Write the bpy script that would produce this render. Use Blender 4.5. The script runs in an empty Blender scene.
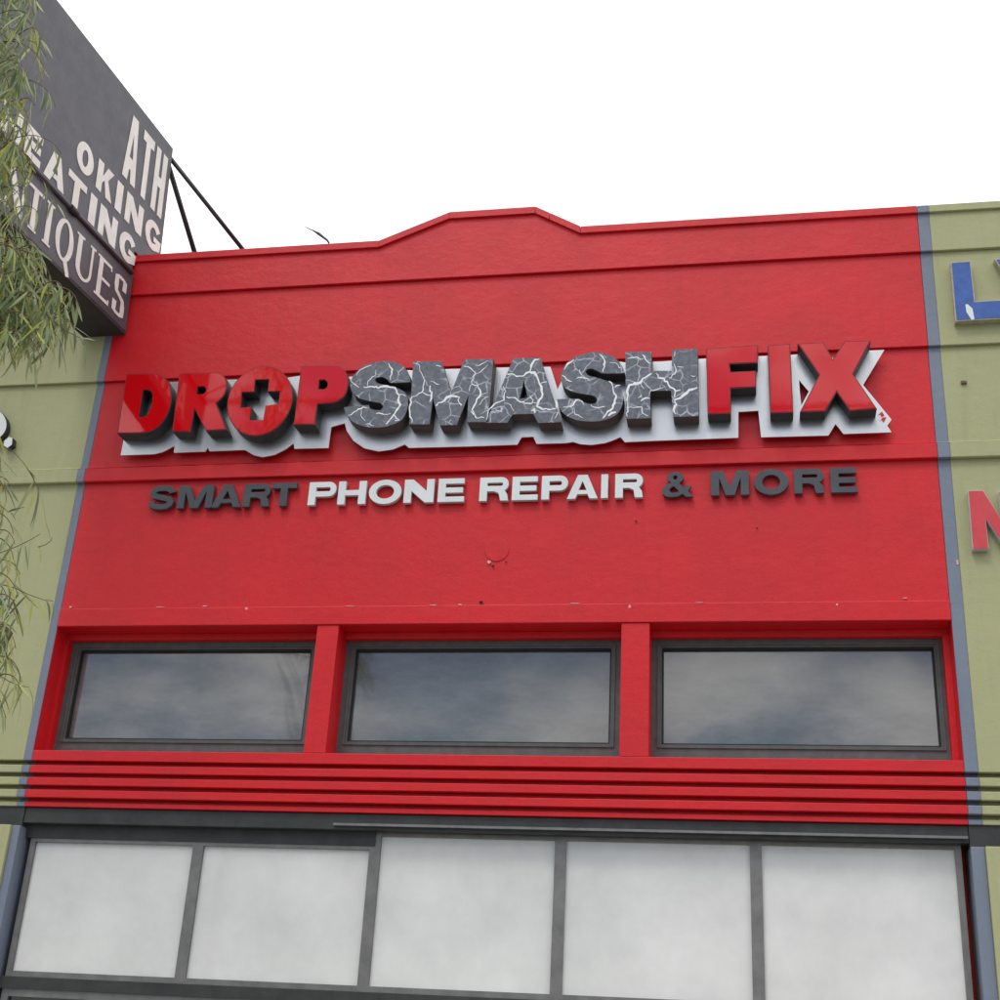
import bpy, bmesh, math, random
from mathutils import Vector, Matrix
from mathutils.geometry import tessellate_polygon
R = math.radians
random.seed(7)
scene = bpy.context.scene
col = scene.collection

# ------------------------------------------------------------------ camera
F_PX, YAW, PITCH, ROLL = 1342.84, -0.201449, 0.415017, 0.057962
CAM = Vector((6.0724, -10.4539, 1.60))
W = 7.6                                   # width of the red shop front
cy, sy, cp, sp, cr, sr = math.cos(YAW), math.sin(YAW), math.cos(PITCH), math.sin(PITCH), math.cos(ROLL), math.sin(ROLL)
FWD = Vector((sy * cp, cy * cp, sp)); r0 = Vector((cy, -sy, 0)); u0 = r0.cross(FWD)
RIGHT = r0 * cr + u0 * sr; UP = -r0 * sr + u0 * cr
cam_d = bpy.data.cameras.new('camera'); cam = bpy.data.objects.new('camera', cam_d); col.objects.link(cam)
cam_d.sensor_width = 36; cam_d.sensor_fit = 'HORIZONTAL'; cam_d.lens = F_PX / 1000 * 36
cam_d.clip_start = 0.05; cam_d.clip_end = 3000
m3 = Matrix((RIGHT, UP, -FWD)).transposed()
cam.matrix_world = Matrix.Translation(CAM) @ m3.to_4x4()
scene.camera = cam

def ray(u, v): return FWD * F_PX + RIGHT * (u - 500) + UP * (500 - v)
def at(u, v, Y=0.0):
    d = ray(u, v); return CAM + d * ((Y - CAM.y) / d.y)

# ------------------------------------------------------------------ world, sun, exposure
SUN_EL, SUN_AZ = R(58), R(200)            # azimuth clockwise from +Y: behind the camera
world = bpy.data.worlds.new('World'); scene.world = world; world.use_nodes = True
nt = world.node_tree; N = nt.nodes; L = nt.links
for n in list(N): N.remove(n)
out = N.new('ShaderNodeOutputWorld'); bg = N.new('ShaderNodeBackground'); bg.inputs[1].default_value = 0.10
sky = N.new('ShaderNodeTexSky'); sky.sky_type = 'NISHITA'; sky.sun_disc = False
sky.sun_elevation = SUN_EL; sky.sun_rotation = SUN_AZ; sky.air_density = 1.0; sky.dust_density = 0.7
tc = N.new('ShaderNodeTexCoord'); mp = N.new('ShaderNodeMapping'); mp.inputs['Scale'].default_value = (2.6, 2.6, 5.5)
no = N.new('ShaderNodeTexNoise'); no.inputs['Scale'].default_value = 1.25; no.inputs['Detail'].default_value = 7; no.inputs['Roughness'].default_value = 0.55
L.new(tc.outputs['Generated'], mp.inputs[0]); L.new(mp.outputs[0], no.inputs['Vector'])
sep = N.new('ShaderNodeSeparateXYZ'); L.new(tc.outputs['Generated'], sep.inputs[0])
ma = N.new('ShaderNodeMath'); ma.operation = 'MULTIPLY_ADD'; ma.inputs[1].default_value = 0.35
L.new(sep.outputs['Y'], ma.inputs[0]); L.new(no.outputs['Fac'], ma.inputs[2])
mr = N.new('ShaderNodeMapRange'); mr.interpolation_type = 'SMOOTHSTEP'
mr.inputs['From Min'].default_value = 0.14; mr.inputs['From Max'].default_value = 0.27
L.new(ma.outputs[0], mr.inputs['Value'])
cl = N.new('ShaderNodeMapRange'); cl.inputs['From Min'].default_value = 0.3; cl.inputs['From Max'].default_value = 0.7
cl.inputs['To Min'].default_value = 8.5; cl.inputs['To Max'].default_value = 15.0
L.new(no.outputs['Fac'], cl.inputs['Value'])
cc = N.new('ShaderNodeCombineXYZ')
zen = N.new('ShaderNodeMath'); zen.operation = 'MULTIPLY_ADD'; zen.inputs[1].default_value = 0.95; zen.inputs[2].default_value = 0.78
L.new(sep.outputs['Z'], zen.inputs[0])
zm = N.new('ShaderNodeMath'); zm.operation = 'MULTIPLY'; L.new(cl.outputs[0], zm.inputs[0]); L.new(zen.outputs[0], zm.inputs[1])
for i, k in enumerate((1.0, 1.0, 1.01)):
    mm = N.new('ShaderNodeMath'); mm.operation = 'MULTIPLY'; mm.inputs[1].default_value = k
    L.new(zm.outputs[0], mm.inputs[0]); L.new(mm.outputs[0], cc.inputs[i])
mix = N.new('ShaderNodeMix'); mix.data_type = 'RGBA'; mix.clamp_result = False
L.new(mr.outputs[0], mix.inputs['Factor']); L.new(sky.outputs[0], mix.inputs['A']); L.new(cc.outputs[0], mix.inputs['B'])
L.new(mix.outputs['Result'], bg.inputs[0]); L.new(bg.outputs[0], out.inputs[0])

sd = bpy.data.lights.new('sun', 'SUN'); sd.energy = 0.9; sd.angle = R(14); sd.color = (1, 0.965, 0.91)
sun = bpy.data.objects.new('sun', sd); col.objects.link(sun)
sdir = Vector((math.sin(SUN_AZ) * math.cos(SUN_EL), math.cos(SUN_AZ) * math.cos(SUN_EL), math.sin(SUN_EL)))
sun.rotation_euler = sdir.to_track_quat('Z', 'Y').to_euler(); sun.location = (0, -20, 30)
vs = scene.view_settings; vs.view_transform = 'Standard'; vs.look = 'None'; vs.exposure = 0.0; vs.gamma = 1; vs.use_curve_mapping = False

# ------------------------------------------------------------------ materials
def mat(name, base, rough=0.6, metal=0.0, var=0.0, vscale=3.0, bump=0.0, bscale=60.0, bdist=0.01, ior=1.45, stretch=(1, 1, 1), base2=None, spec=None):
    m = bpy.data.materials.new(name); m.use_nodes = True; n = m.node_tree.nodes; l = m.node_tree.links
    p = n['Principled BSDF']; p.inputs['Roughness'].default_value = rough; p.inputs['Metallic'].default_value = metal
    p.inputs['IOR'].default_value = ior; p.inputs['Base Color'].default_value = (*base, 1)
    if spec is not None: p.inputs['Specular IOR Level'].default_value = spec
    t = n.new('ShaderNodeTexCoord'); mpn = n.new('ShaderNodeMapping'); mpn.inputs['Scale'].default_value = stretch
    l.new(t.outputs['Object'], mpn.inputs[0])
    if var > 0:
        z = n.new('ShaderNodeTexNoise'); z.inputs['Scale'].default_value = vscale; z.inputs['Detail'].default_value = 6; z.inputs['Roughness'].default_value = 0.65
        l.new(mpn.outputs[0], z.inputs['Vector'])
        r = n.new('ShaderNodeValToRGB'); r.color_ramp.elements[0].position = 0.3; r.color_ramp.elements[1].position = 0.7
        a = [c * (1 - var) for c in base]; b = [min(1, c * (1 + var)) for c in base]
        if base2: b = base2
        r.color_ramp.elements[0].color = (*a, 1); r.color_ramp.elements[1].color = (*b, 1)
        l.new(z.outputs['Fac'], r.inputs[0]); l.new(r.outputs[0], p.inputs['Base Color'])
    if bump > 0:
        z = n.new('ShaderNodeTexNoise'); z.inputs['Scale'].default_value = bscale; z.inputs['Detail'].default_value = 5; z.inputs['Roughness'].default_value = 0.6
        l.new(mpn.outputs[0], z.inputs['Vector'])
        b = n.new('ShaderNodeBump'); b.inputs['Strength'].default_value = bump; b.inputs['Distance'].default_value = bdist
        l.new(z.outputs['Fac'], b.inputs['Height']); l.new(b.outputs[0], p.inputs['Normal'])
    return m

def wall_paint(name, base, stain, rough):
    """painted render: broad tonal drift, trowel ripples, fine grain, a few runs"""
    m = mat(name, base, rough); n = m.node_tree.nodes; l = m.node_tree.links; p = n['Principled BSDF']
    t = n['Texture Coordinate']
    def noise(sc, det, stretch, rg=0.6):
        q = n.new('ShaderNodeMapping'); q.inputs['Scale'].default_value = stretch; l.new(t.outputs['Object'], q.inputs[0])
        z = n.new('ShaderNodeTexNoise'); z.inputs['Scale'].default_value = sc; z.inputs['Detail'].default_value = det; z.inputs['Roughness'].default_value = rg
        l.new(q.outputs[0], z.inputs['Vector']); return z
    a = noise(0.9, 8, (1, 1, 1), 0.7); b = noise(5.0, 6, (2.2, 1, 0.25)); c = noise(90, 3, (1, 1, 1)); d = noise(9, 6, (0.8, 1, 1.0)); e = noise(330, 2, (1, 1, 1))
    def mixc(fac_node, lo, hi, ca, cb, amt):
        r = n.new('ShaderNodeMapRange'); r.inputs['From Min'].default_value = lo; r.inputs['From Max'].default_value = hi
        r.inputs['To Max'].default_value = amt; l.new(fac_node.outputs['Fac'], r.inputs['Value'])
        x = n.new('ShaderNodeMix'); x.data_type = 'RGBA'; l.new(r.outputs[0], x.inputs['Factor'])
        if isinstance(ca, tuple): x.inputs['A'].default_value = (*ca, 1)
        else: l.new(ca, x.inputs['A'])
        x.inputs['B'].default_value = (*cb, 1); return x.outputs['Result']
    k = mixc(a, 0.35, 0.75, base, stain, 0.75)
    k = mixc(b, 0.52, 0.85, k, tuple(q * 0.66 for q in base), 0.45)
    k = mixc(c, 0.55, 0.8, k, tuple(min(1, q * 1.25 + 0.02) for q in base), 0.35)
    k = mixc(e, 0.5, 0.75, k, tuple(q * 0.7 for q in base), 0.25)
    l.new(k, p.inputs['Base Color'])
    add = n.new('ShaderNodeMath'); add.operation = 'MULTIPLY_ADD'; add.inputs[1].default_value = 3.0
    l.new(d.outputs['Fac'], add.inputs[0]); l.new(c.outputs['Fac'], add.inputs[2])
    bp = n.new('ShaderNodeBump'); bp.inputs['Strength'].default_value = 0.42; bp.inputs['Distance'].default_value = 0.004
    l.new(add.outputs[0], bp.inputs['Height']); l.new(bp.outputs[0], p.inputs['Normal'])
    rr = n.new('ShaderNodeMapRange'); rr.inputs['To Min'].default_value = rough - 0.1; rr.inputs['To Max'].default_value = rough + 0.12
    l.new(a.outputs['Fac'], rr.inputs['Value']); l.new(rr.outputs[0], p.inputs['Roughness'])
    return m

M = {}
M['red'] = wall_paint('red_wall_paint', (0.67, 0.006, 0.012), (0.47, 0.010, 0.017), 0.46)
M['green'] = wall_paint('green_wall_paint', (0.41, 0.41, 0.215), (0.36, 0.37, 0.20), 0.6)
M['stripe'] = wall_paint('grey_stripe_paint', (0.19, 0.225, 0.29), (0.16, 0.19, 0.25), 0.55)
M['dark_metal'] = mat('dark_metal', (0.035, 0.037, 0.036), 0.5, 0.0, 0.3, 6, 0.2, 40)
M['grey_metal'] = mat('grey_trim_metal', (0.20, 0.195, 0.19), 0.45, 0.5, 0.2, 8)
M['frame'] = mat('window_frame_paint', (0.095, 0.105, 0.102), 0.5, 0, 0.2, 12, 0.1, 80)
M['gasket'] = mat('rubber_gasket', (0.018, 0.018, 0.018), 0.7)
M['acrylic'] = mat('red_acrylic', (0.62, 0.002, 0.006), 0.04, 0, 0, bump=0.02, bscale=3.0, bdist=0.02, ior=1.6)
M['return'] = mat('dark_letter_return', (0.040, 0.040, 0.044), 0.55, 0, 0.25, 10, 0.1, 50)
M['return_brown'] = mat('brown_letter_return', (0.075, 0.062, 0.062), 0.55, 0, 0.25, 10, 0.1, 50)
M['trim'] = mat('letter_trim', (0.20, 0.012, 0.016), 0.5)
M['concrete'] = mat('sidewalk_concrete', (0.34, 0.33, 0.31), 0.85, 0, 0.15, 2, 0.4, 60)
M['asphalt'] = mat('asphalt', (0.055, 0.055, 0.057), 0.9, 0, 0.25, 3, 0.6, 120)
M['roof'] = mat('roof_felt', (0.12, 0.12, 0.12), 0.9, 0, 0.2, 3)
M['sign_grey'] = mat('dark_grey_sign_paint', (0.088, 0.088, 0.104), 0.5, 0, 0.22, 5, 0.15, 30)
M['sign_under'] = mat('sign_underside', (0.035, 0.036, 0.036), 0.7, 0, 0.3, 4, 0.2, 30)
M['sign_white'] = mat('off_white_lettering', (0.80, 0.78, 0.73), 0.6, 0, 0.10, 8)
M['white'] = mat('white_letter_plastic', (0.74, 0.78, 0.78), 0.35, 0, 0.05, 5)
M['charcoal'] = mat('charcoal_letter_plastic', (0.060, 0.070, 0.082), 0.4, 0, 0.15, 6)
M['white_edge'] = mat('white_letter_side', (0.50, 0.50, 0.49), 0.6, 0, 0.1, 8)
M['blue'] = mat('faded_blue_acrylic', (0.035, 0.105, 0.37), 0.22, 0, 0.25, 9, 0.05, 12)
M['tan'] = mat('tan_metal_return', (0.42, 0.39, 0.29), 0.5, 0.0, 0.25, 20)
M['rust'] = mat('rusty_return', (0.13, 0.085, 0.06), 0.8, 0, 0.4, 20)
M['n_red'] = mat('faded_red_letter', (0.60, 0.055, 0.065), 0.4, 0, 0.08, 9)
M['chip'] = mat('bare_plaster', (0.66, 0.42, 0.42), 0.9)
M['hole'] = mat('dark_hole', (0.02, 0.012, 0.012), 0.9)
M['pale'] = mat('pale_backed_glass', (0.70, 0.70, 0.68), 0.07, 0, 0.10, 1.6, 0.08, 1.2, 0.03)
M['door_glass'] = mat('shop_glass', (0.02, 0.022, 0.024), 0.03, ior=1.6)
M['strut'] = mat('dark_steel', (0.045, 0.045, 0.050), 0.5, 0.3, 0.2, 12)
M['olive'] = mat('olive_metal', (0.085, 0.075, 0.035), 0.7, 0, 0.3, 14)
M['bark'] = mat('bark', (0.14, 0.10, 0.07), 0.9, 0, 0.4, 9, 0.8, 30)
M['twig'] = mat('twig_bark', (0.13, 0.085, 0.045), 0.8, 0, 0.3, 20)

# brushed aluminium backing plate
m = mat('brushed_aluminium', (0.58, 0.58, 0.575), 0.30, 1.0, 0.05, 4); M['silver'] = m
n = m.node_tree.nodes; l = m.node_tree.links
z = n.new('ShaderNodeTexNoise'); z.inputs['Scale'].default_value = 8; z.inputs['Detail'].default_value = 6
q = n.new('ShaderNodeMapping'); q.inputs['Scale'].default_value = (30, 1, 0.6); l.new(n['Texture Coordinate'].outputs['Object'], q.inputs[0]); l.new(q.outputs[0], z.inputs['Vector'])
b = n.new('ShaderNodeBump'); b.inputs['Strength'].default_value = 0.12; b.inputs['Distance'].default_value = 0.01
l.new(z.outputs['Fac'], b.inputs['Height']); l.new(b.outputs[0], n['Principled BSDF'].inputs['Normal'])

# cracked stone print: fine pale veins under the modelled big cracks
m = mat('cracked_stone_print', (0.105, 0.115, 0.135), 0.4); M['stone'] = m
n = m.node_tree.nodes; l = m.node_tree.links; t = n['Texture Coordinate']
nz = n.new('ShaderNodeTexNoise'); nz.inputs['Scale'].default_value = 9; nz.inputs['Detail'].default_value = 6
l.new(t.outputs['Object'], nz.inputs['Vector'])
vm = n.new('ShaderNodeVectorMath'); vm.operation = 'MULTIPLY_ADD'; vm.inputs[1].default_value = (0.07, 0.07, 0.07)
l.new(nz.outputs['Color'], vm.inputs[0]); l.new(t.outputs['Object'], vm.inputs[2])
vo = n.new('ShaderNodeTexVoronoi'); vo.feature = 'DISTANCE_TO_EDGE'; vo.inputs['Scale'].default_value = 7.5
l.new(vm.outputs[0], vo.inputs['Vector'])
gate = n.new('ShaderNodeTexNoise'); gate.inputs['Scale'].default_value = 5; gate.inputs['Detail'].default_value = 2
l.new(t.outputs['Object'], gate.inputs['Vector'])
r1 = n.new('ShaderNodeMapRange'); r1.inputs['From Min'].default_value = 0.0; r1.inputs['From Max'].default_value = 0.05; r1.inputs['To Min'].default_value = 1; r1.inputs['To Max'].default_value = 0
l.new(vo.outputs['Distance'], r1.inputs['Value'])
r2 = n.new('ShaderNodeMapRange'); r2.inputs['From Min'].default_value = 0.42; r2.inputs['From Max'].default_value = 0.58; l.new(gate.outputs['Fac'], r2.inputs['Value'])
mu = n.new('ShaderNodeMath'); mu.operation = 'MULTIPLY'; l.new(r1.outputs[0], mu.inputs[0]); l.new(r2.outputs[0], mu.inputs[1])
n2 = n.new('ShaderNodeTexNoise'); n2.inputs['Scale'].default_value = 26; n2.inputs['Detail'].default_value = 6; l.new(t.outputs['Object'], n2.inputs['Vector'])
cr1 = n.new('ShaderNodeValToRGB'); cr1.color_ramp.elements[0].position = 0.3; cr1.color_ramp.elements[0].color = (0.082, 0.094, 0.120, 1)
cr1.color_ramp.elements[1].position = 0.72; cr1.color_ramp.elements[1].color = (0.165, 0.178, 0.215, 1); l.new(n2.outputs['Fac'], cr1.inputs[0])
mx = n.new('ShaderNodeMix'); mx.data_type = 'RGBA'; l.new(mu.outputs[0], mx.inputs['Factor']); l.new(cr1.outputs[0], mx.inputs['A']); mx.inputs['B'].default_value = (0.52, 0.55, 0.60, 1)
l.new(mx.outputs['Result'], n['Principled BSDF'].inputs['Base Color'])
M['crack'] = mat('white_crack_print', (0.85, 0.86, 0.87), 0.45, 0, 0.15, 40)

# dusty window glass over a dark room
m = mat('dusty_window_glass', (0.055, 0.055, 0.052), 0.05, ior=2.1); M['glass'] = m
n = m.node_tree.nodes; l = m.node_tree.links; t = n['Texture Coordinate']
nz = n.new('ShaderNodeTexNoise'); nz.inputs['Scale'].default_value = 2.2; nz.inputs['Detail'].default_value = 7; nz.inputs['Roughness'].default_value = 0.7
q = n.new('ShaderNodeMapping'); q.inputs['Scale'].default_value = (1, 1, 2.6); l.new(t.outputs['Object'], q.inputs[0]); l.new(q.outputs[0], nz.inputs['Vector'])
cr2 = n.new('ShaderNodeValToRGB'); cr2.color_ramp.elements[0].position = 0.35; cr2.color_ramp.elements[0].color = (0.095, 0.105, 0.10, 1)
cr2.color_ramp.elements[1].position = 0.75; cr2.color_ramp.elements[1].color = (0.19, 0.20, 0.19, 1)
l.new(nz.outputs['Fac'], cr2.inputs[0]); l.new(cr2.outputs[0], n['Principled BSDF'].inputs['Base Color'])
z = n.new('ShaderNodeTexNoise'); z.inputs['Scale'].default_value = 1.1; z.inputs['Detail'].default_value = 1; l.new(t.outputs['Object'], z.inputs['Vector'])
b = n.new('ShaderNodeBump'); b.inputs['Strength'].default_value = 0.25; b.inputs['Distance'].default_value = 0.03
l.new(z.outputs['Fac'], b.inputs['Height']); l.new(b.outputs[0], n['Principled BSDF'].inputs['Normal'])

# leaves: each leaf its own green
def leaf_mat():
    m = mat('leaf', (0.08, 0.11, 0.04), 0.45); n = m.node_tree.nodes; l = m.node_tree.links; p = n['Principled BSDF']
    g = n.new('ShaderNodeNewGeometry'); r = n.new('ShaderNodeValToRGB'); e = r.color_ramp.elements
    e[0].position = 0.0; e[0].color = (0.13, 0.18, 0.09, 1); e[1].position = 1.0; e[1].color = (0.45, 0.42, 0.07, 1)
    for pos, c in ((0.35, (0.24, 0.31, 0.15)), (0.7, (0.36, 0.43, 0.21)), (0.88, (0.46, 0.50, 0.12))):
        x = e.new(pos); x.color = (*c, 1)
    l.new(g.outputs['Random Per Island'], r.inputs[0]); l.new(r.outputs[0], p.inputs['Base Color'])
    tr = n.new('ShaderNodeBsdfTranslucent'); l.new(r.outputs[0], tr.inputs[0]); ms = n.new('ShaderNodeMixShader'); ms.inputs[0].default_value = 0.42
    o = n['Material Output']; l.new(p.outputs[0], ms.inputs[1]); l.new(tr.outputs[0], ms.inputs[2]); l.new(ms.outputs[0], o.inputs[0])
    return m
M['leaf'] = leaf_mat()

# ------------------------------------------------------------------ helpers
def link(name, me, mats, parent=None):
    o = bpy.data.objects.new(name, me); col.objects.link(o)
    for k in (mats if isinstance(mats, (list, tuple)) else [mats]): me.materials.append(k)
    if parent: o.parent = parent; o.matrix_parent_inverse = Matrix.Translation(-Vector(parent.location)) if parent.type == 'EMPTY' and not parent.parent else Matrix()
    return o
def thing(name, label, cat, loc=(0, 0, 0), group=None):
    o = bpy.data.objects.new(name, None); col.objects.link(o); o.location = loc; o.empty_display_size = 0.3
    o['label'] = label; o['category'] = cat
    if group: o['group'] = group
    return o
def tag(o, label, cat, group=None):
    o['label'] = label; o['category'] = cat
    if group: o['group'] = group
    return o
class MB:
    def __init__(s): s.bm = bmesh.new()
    def box(s, x0, x1, y0, y1, z0, z1, mi=0):
        v = [s.bm.verts.new(p) for p in ((x0, y0, z0), (x1, y0, z0), (x1, y1, z0), (x0, y1, z0), (x0, y0, z1), (x1, y0, z1), (x1, y1, z1), (x0, y1, z1))]
        for f in ((0, 3, 2, 1), (4, 5, 6, 7), (0, 1, 5, 4), (1, 2, 6, 5), (2, 3, 7, 6), (3, 0, 4, 7)):
            q = s.bm.faces.new([v[i] for i in f]); q.material_index = mi
        return s
    def prism(s, polys, O, ex, ez, n, depth, mi=0, back=True):
        """closed outlines (a,b) in the plane O + a*ex + b*ez; front at c=0 along n, body behind it"""
        flat = [[Vector((a, b, 0)) for a, b in p] for p in polys]
        tris = tessellate_polygon(flat); pts = [q for p in flat for q in p]
        nn = ex.cross(ez)
        def mk(c): return [s.bm.verts.new(O + ex * q.x + ez * q.y - n * c) for q in pts]
        fr = mk(0)
        for t in tris:
            a, b_, c = [pts[i] for i in t]
            t = t if (b_ - a).cross(c - a).z > 0 else (t[0], t[2], t[1])
            try: f = s.bm.faces.new([fr[i] for i in t]); f.material_index = mi
            except ValueError: pass
        if depth <= 0: return s
        bk = mk(depth)
        for t in tris:
            a, b_, c = [pts[i] for i in t]
            t = t if (b_ - a).cross(c - a).z < 0 else (t[0], t[2], t[1])
            try: f = s.bm.faces.new([bk[i] for i in t]); f.material_index = mi
            except ValueError: pass
        k = 0
        for p in flat:
            m_ = len(p)
            for i in range(m_):
                j = (i + 1) % m_
                try: f = s.bm.faces.new([fr[k + i], bk[k + i], bk[k + j], fr[k + j]]); f.material_index = mi
                except ValueError: pass
            k += m_
        return s
    def tube(s, pts, rad, seg=8, mi=0):
        pts = [Vector(p) for p in pts]; rings = []
        for i, p in enumerate(pts):
            d = (pts[min(i + 1, len(pts) - 1)] - pts[max(i - 1, 0)]).normalized()
            a = d.orthogonal().normalized() if i == 0 else (pa - d * pa.dot(d)).normalized()
            pa = a; b_ = d.cross(a); r = rad[i] if isinstance(rad, (list, tuple)) else rad
            rings.append([s.bm.verts.new(p + (a * math.cos(k * 2 * math.pi / seg) + b_ * math.sin(k * 2 * math.pi / seg)) * r) for k in range(seg)])
        for A, B in zip(rings, rings[1:]):
            for k in range(seg):
                f = s.bm.faces.new([A[k], A[(k + 1) % seg], B[(k + 1) % seg], B[k]]); f.smooth = True; f.material_index = mi
        s.bm.faces.new(rings[0][::-1]); s.bm.faces.new(rings[-1]); return s
    def build(s, name, mats, parent=None, bevel=0):
        if bevel:
            bmesh.ops.recalc_face_normals(s.bm, faces=s.bm.faces)
        me = bpy.data.meshes.new(name); s.bm.to_mesh(me); s.bm.free()
        o = link(name, me, mats, parent)
        if bevel:
            b_ = o.modifiers.new('bevel', 'BEVEL'); b_.width = bevel; b_.segments = 2; b_.limit_method = 'ANGLE'; b_.angle_limit = R(40)
        return o
def smooth_poly(p, sub=3):
    """round off an outline between its gentle corners, keep the sharp ones"""
    n_ = len(p); P = [Vector(q) for q in p]; soft = []
    for i in range(n_):
        a = P[i] - P[i - 1]; b_ = P[(i + 1) % n_] - P[i]
        soft.append(a.length > 0 and b_.length > 0 and abs(a.angle(b_)) < R(50) and max(a.length, b_.length) < 4.5 * min(a.length, b_.length))
    o = []
    for i in range(n_):
        j = (i + 1) % n_; o.append(tuple(P[i]))
        if soft[i] or soft[j]:
            h = (P[j] - P[i]).length
            t0 = (P[j] - P[i - 1]).normalized() * h if soft[i] else (P[j] - P[i])
            t1 = (P[(j + 1) % n_] - P[i]).normalized() * h if soft[j] else (P[j] - P[i])
            for k in range(1, sub + 1):
                t = k / (sub + 1)
                o.append(tuple(P[i] * (2 * t**3 - 3 * t**2 + 1) + t0 * (t**3 - 2 * t**2 + t) + P[j] * (-2 * t**3 + 3 * t**2) + t1 * (t**3 - t**2)))
    return o
def inset(p, d):
    n_ = len(p); P = [Vector(q) for q in p]; A = sum(P[i].x * P[(i + 1) % n_].y - P[(i + 1) % n_].x * P[i].y for i in range(n_))
    sg = 1 if A > 0 else -1; o = []
    for i in range(n_):
        a = (P[i] - P[i - 1]); b_ = (P[(i + 1) % n_] - P[i])
        if a.length < 1e-7 or b_.length < 1e-7: o.append(tuple(P[i])); continue
        a.normalize(); b_.normalize(); na = Vector((-a.y, a.x)) * sg; nb = Vector((-b_.y, b_.x)) * sg
        q = na + nb
        if q.length < 1e-3: o.append(tuple(P[i])); continue
        q.normalize(); k = min(1 / max(q.dot(na), 0.35), 2.5); o.append(tuple(P[i] + q * d * k))
    return o
EX, EZ, NW = Vector((1, 0, 0)), Vector((0, 0, 1)), Vector((0, -1, 0))
def wp(pts, Y, ox=0, oy=0, sc=1.0):
    """traced outline -> metres on the plane y = Y"""
    o = []
    for u, v in pts:
        q = at(ox + u / sc, oy + v / sc, Y); o.append((q.x, q.z))
    return o

# ------------------------------------------------------------------ ground and street
def struct(name, mb, m): o = mb.build(name, m); o['kind'] = 'structure'; return o
struct('ground', MB().box(-400, 400, -400, 400, -1.0, -0.15), M['asphalt'])
struct('road', MB().box(-300, 300, -17, -5.2, -0.148, -0.12), M['asphalt'])
struct('pavement', MB().box(-300, 300, -5.2, 12, -0.146, 0.0).box(-300, 300, -22, -17, -0.146, 0.0), M['concrete'])

# ------------------------------------------------------------------ buildings
zr = lambda v, u=930, Y=0.0: at(u, v, Y).z
PX = 0.075
Z_PAR = at(500, 232.9, -.088).z
Z1, Z2, Z3 = zr(268.9 + 5.7, 500, -0.062), zr(364.2, 500, -0.032), zr(469.8, 500, -0.045)
ZW = zr(623.8, 480)                                    # top of the window openings
RIB = [(760, 771.5), (776.8, 785.3), (790.6, 799.3), (804.6, 813.3), (817.8, 823)]
RZ = [(zr(a), zr(b_)) for a, b_ in RIB]
ZS = RZ[0][0]; ZB = RZ[-1][1]

def string_courses(x0, x1, mb, ztop=None):
    mb.box(x0, x1, -0.045, 0.0, Z3, Z3 + 0.135)
    v = [mb.bm.verts.new(p) for p in ((x0, -0.045, Z3 + .135), (x1, -0.045, Z3 + .135), (x1, 0.0, Z3 + .165), (x0, 0.0, Z3 + .165))]
    mb.bm.faces.new(v)
    mb.box(x0, x1, -0.032, 0.0, Z2, Z1)                  # each lift of render laps over the one below
    if ztop: mb.box(x0, x1, -0.062, 0.0, Z1, ztop)
    return mb
def ribs(x0, x1, mb, first=True):
    if first: mb.box(x0, x1, 0.0, 0.30, RZ[0][1], RZ[0][0] + (0.0))
    for i, (a, b_) in enumerate(RZ[1:]): mb.box(x0, x1, 0.0 if i < 3 else 0.03, 0.09, b_, a)
    mb.box(x0, x1, 0.09, 0.30, ZB, RZ[0][1])
    return mb
def shell(x0, x1, m_, parent):
    b_ = MB(); b_.box(x0, x1, 7.7, 8.0, 0, 7.9).box(x0, x0 + 0.05, 0.36, 7.7, 0, 7.9).box(x1 - 0.05, x1, 0.36, 7.7, 0, 7.9)
    b_.build('rear_wall', m_, parent); MB().box(x0 + 0.2, x1 - 0.2, 0.302, 7.7, 7.6, 7.75).build('roof', M['roof'], parent)

# red shop
red = thing('shop_building', 'bright red painted shop front with a stepped parapet and three long windows', 'building', (W / 2, 0, 0))
bump = [at(379, 240.7, -.088).x, at(449.6, 211.5, -.088).x, at(535.4, 206.7, -.088).x, at(580.6, 224.4, -.088).x]
ZT = (at(449.6, 211.5, -.088).z + at(535.4, 206.7, -.088).z) / 2
top = [(0, Z_PAR), (bump[0], Z_PAR), (bump[1], ZT), (bump[2], ZT), (bump[3], Z_PAR + 0.02), (W, Z_PAR + 0.02)]
mid_pt = (top[3][0] * 0.68 + top[4][0] * 0.32, top[3][1] * 0.68 + top[4][1] * 0.32)
wmb = MB().prism([[(0, ZW), (W, ZW)] + [(x, z_ - 0.02) for x, z_ in top[::-1]]], Vector((0, 0, 0)), EX, EZ, NW, 0.30)
for x_, z_ in (top[1], top[2], top[3], mid_pt, top[4]): wmb.box(x_ - .02, x_ + .02, 0.02, 0.28, z_ - .06, z_ - .006)
wmb.box(0, W, -0.012, 0.0, ZW, ZW + 0.165)              # flat band above the windows
wmb.build('wall', M['red'], red, 0.006)
MB().prism([[(0, Z1), (W, Z1)] + [(x, z_ - 0.02) for x, z_ in top[::-1]]], Vector((0, -0.062, 0)), EX, EZ, NW, 0.062).build('parapet_panel', M['red'], red, 0.006)
string_courses(0, W, MB()).build('string_course', M['red'], red, 0.006)
cap = MB()
def capseg(a, b_, g0=0.0, g1=0.0):
    A, B = Vector(a), Vector(b_); d = (B - A).normalized(); A = A + d * g0; B = B - d * g1; h = 0.075
    cap.prism([[(A.x, A.y - h), (B.x, B.y - h), (B.x, B.y), (A.x, A.y)]], Vector((0, -0.088, 0)), EX, EZ, NW, 0.42)
capseg(top[0], top[1]); capseg(top[1], top[2]); capseg(top[2], top[3])
mid = (top[3][0] * 0.68 + top[4][0] * 0.32, top[3][1] * 0.68 + top[4][1] * 0.32)
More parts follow.
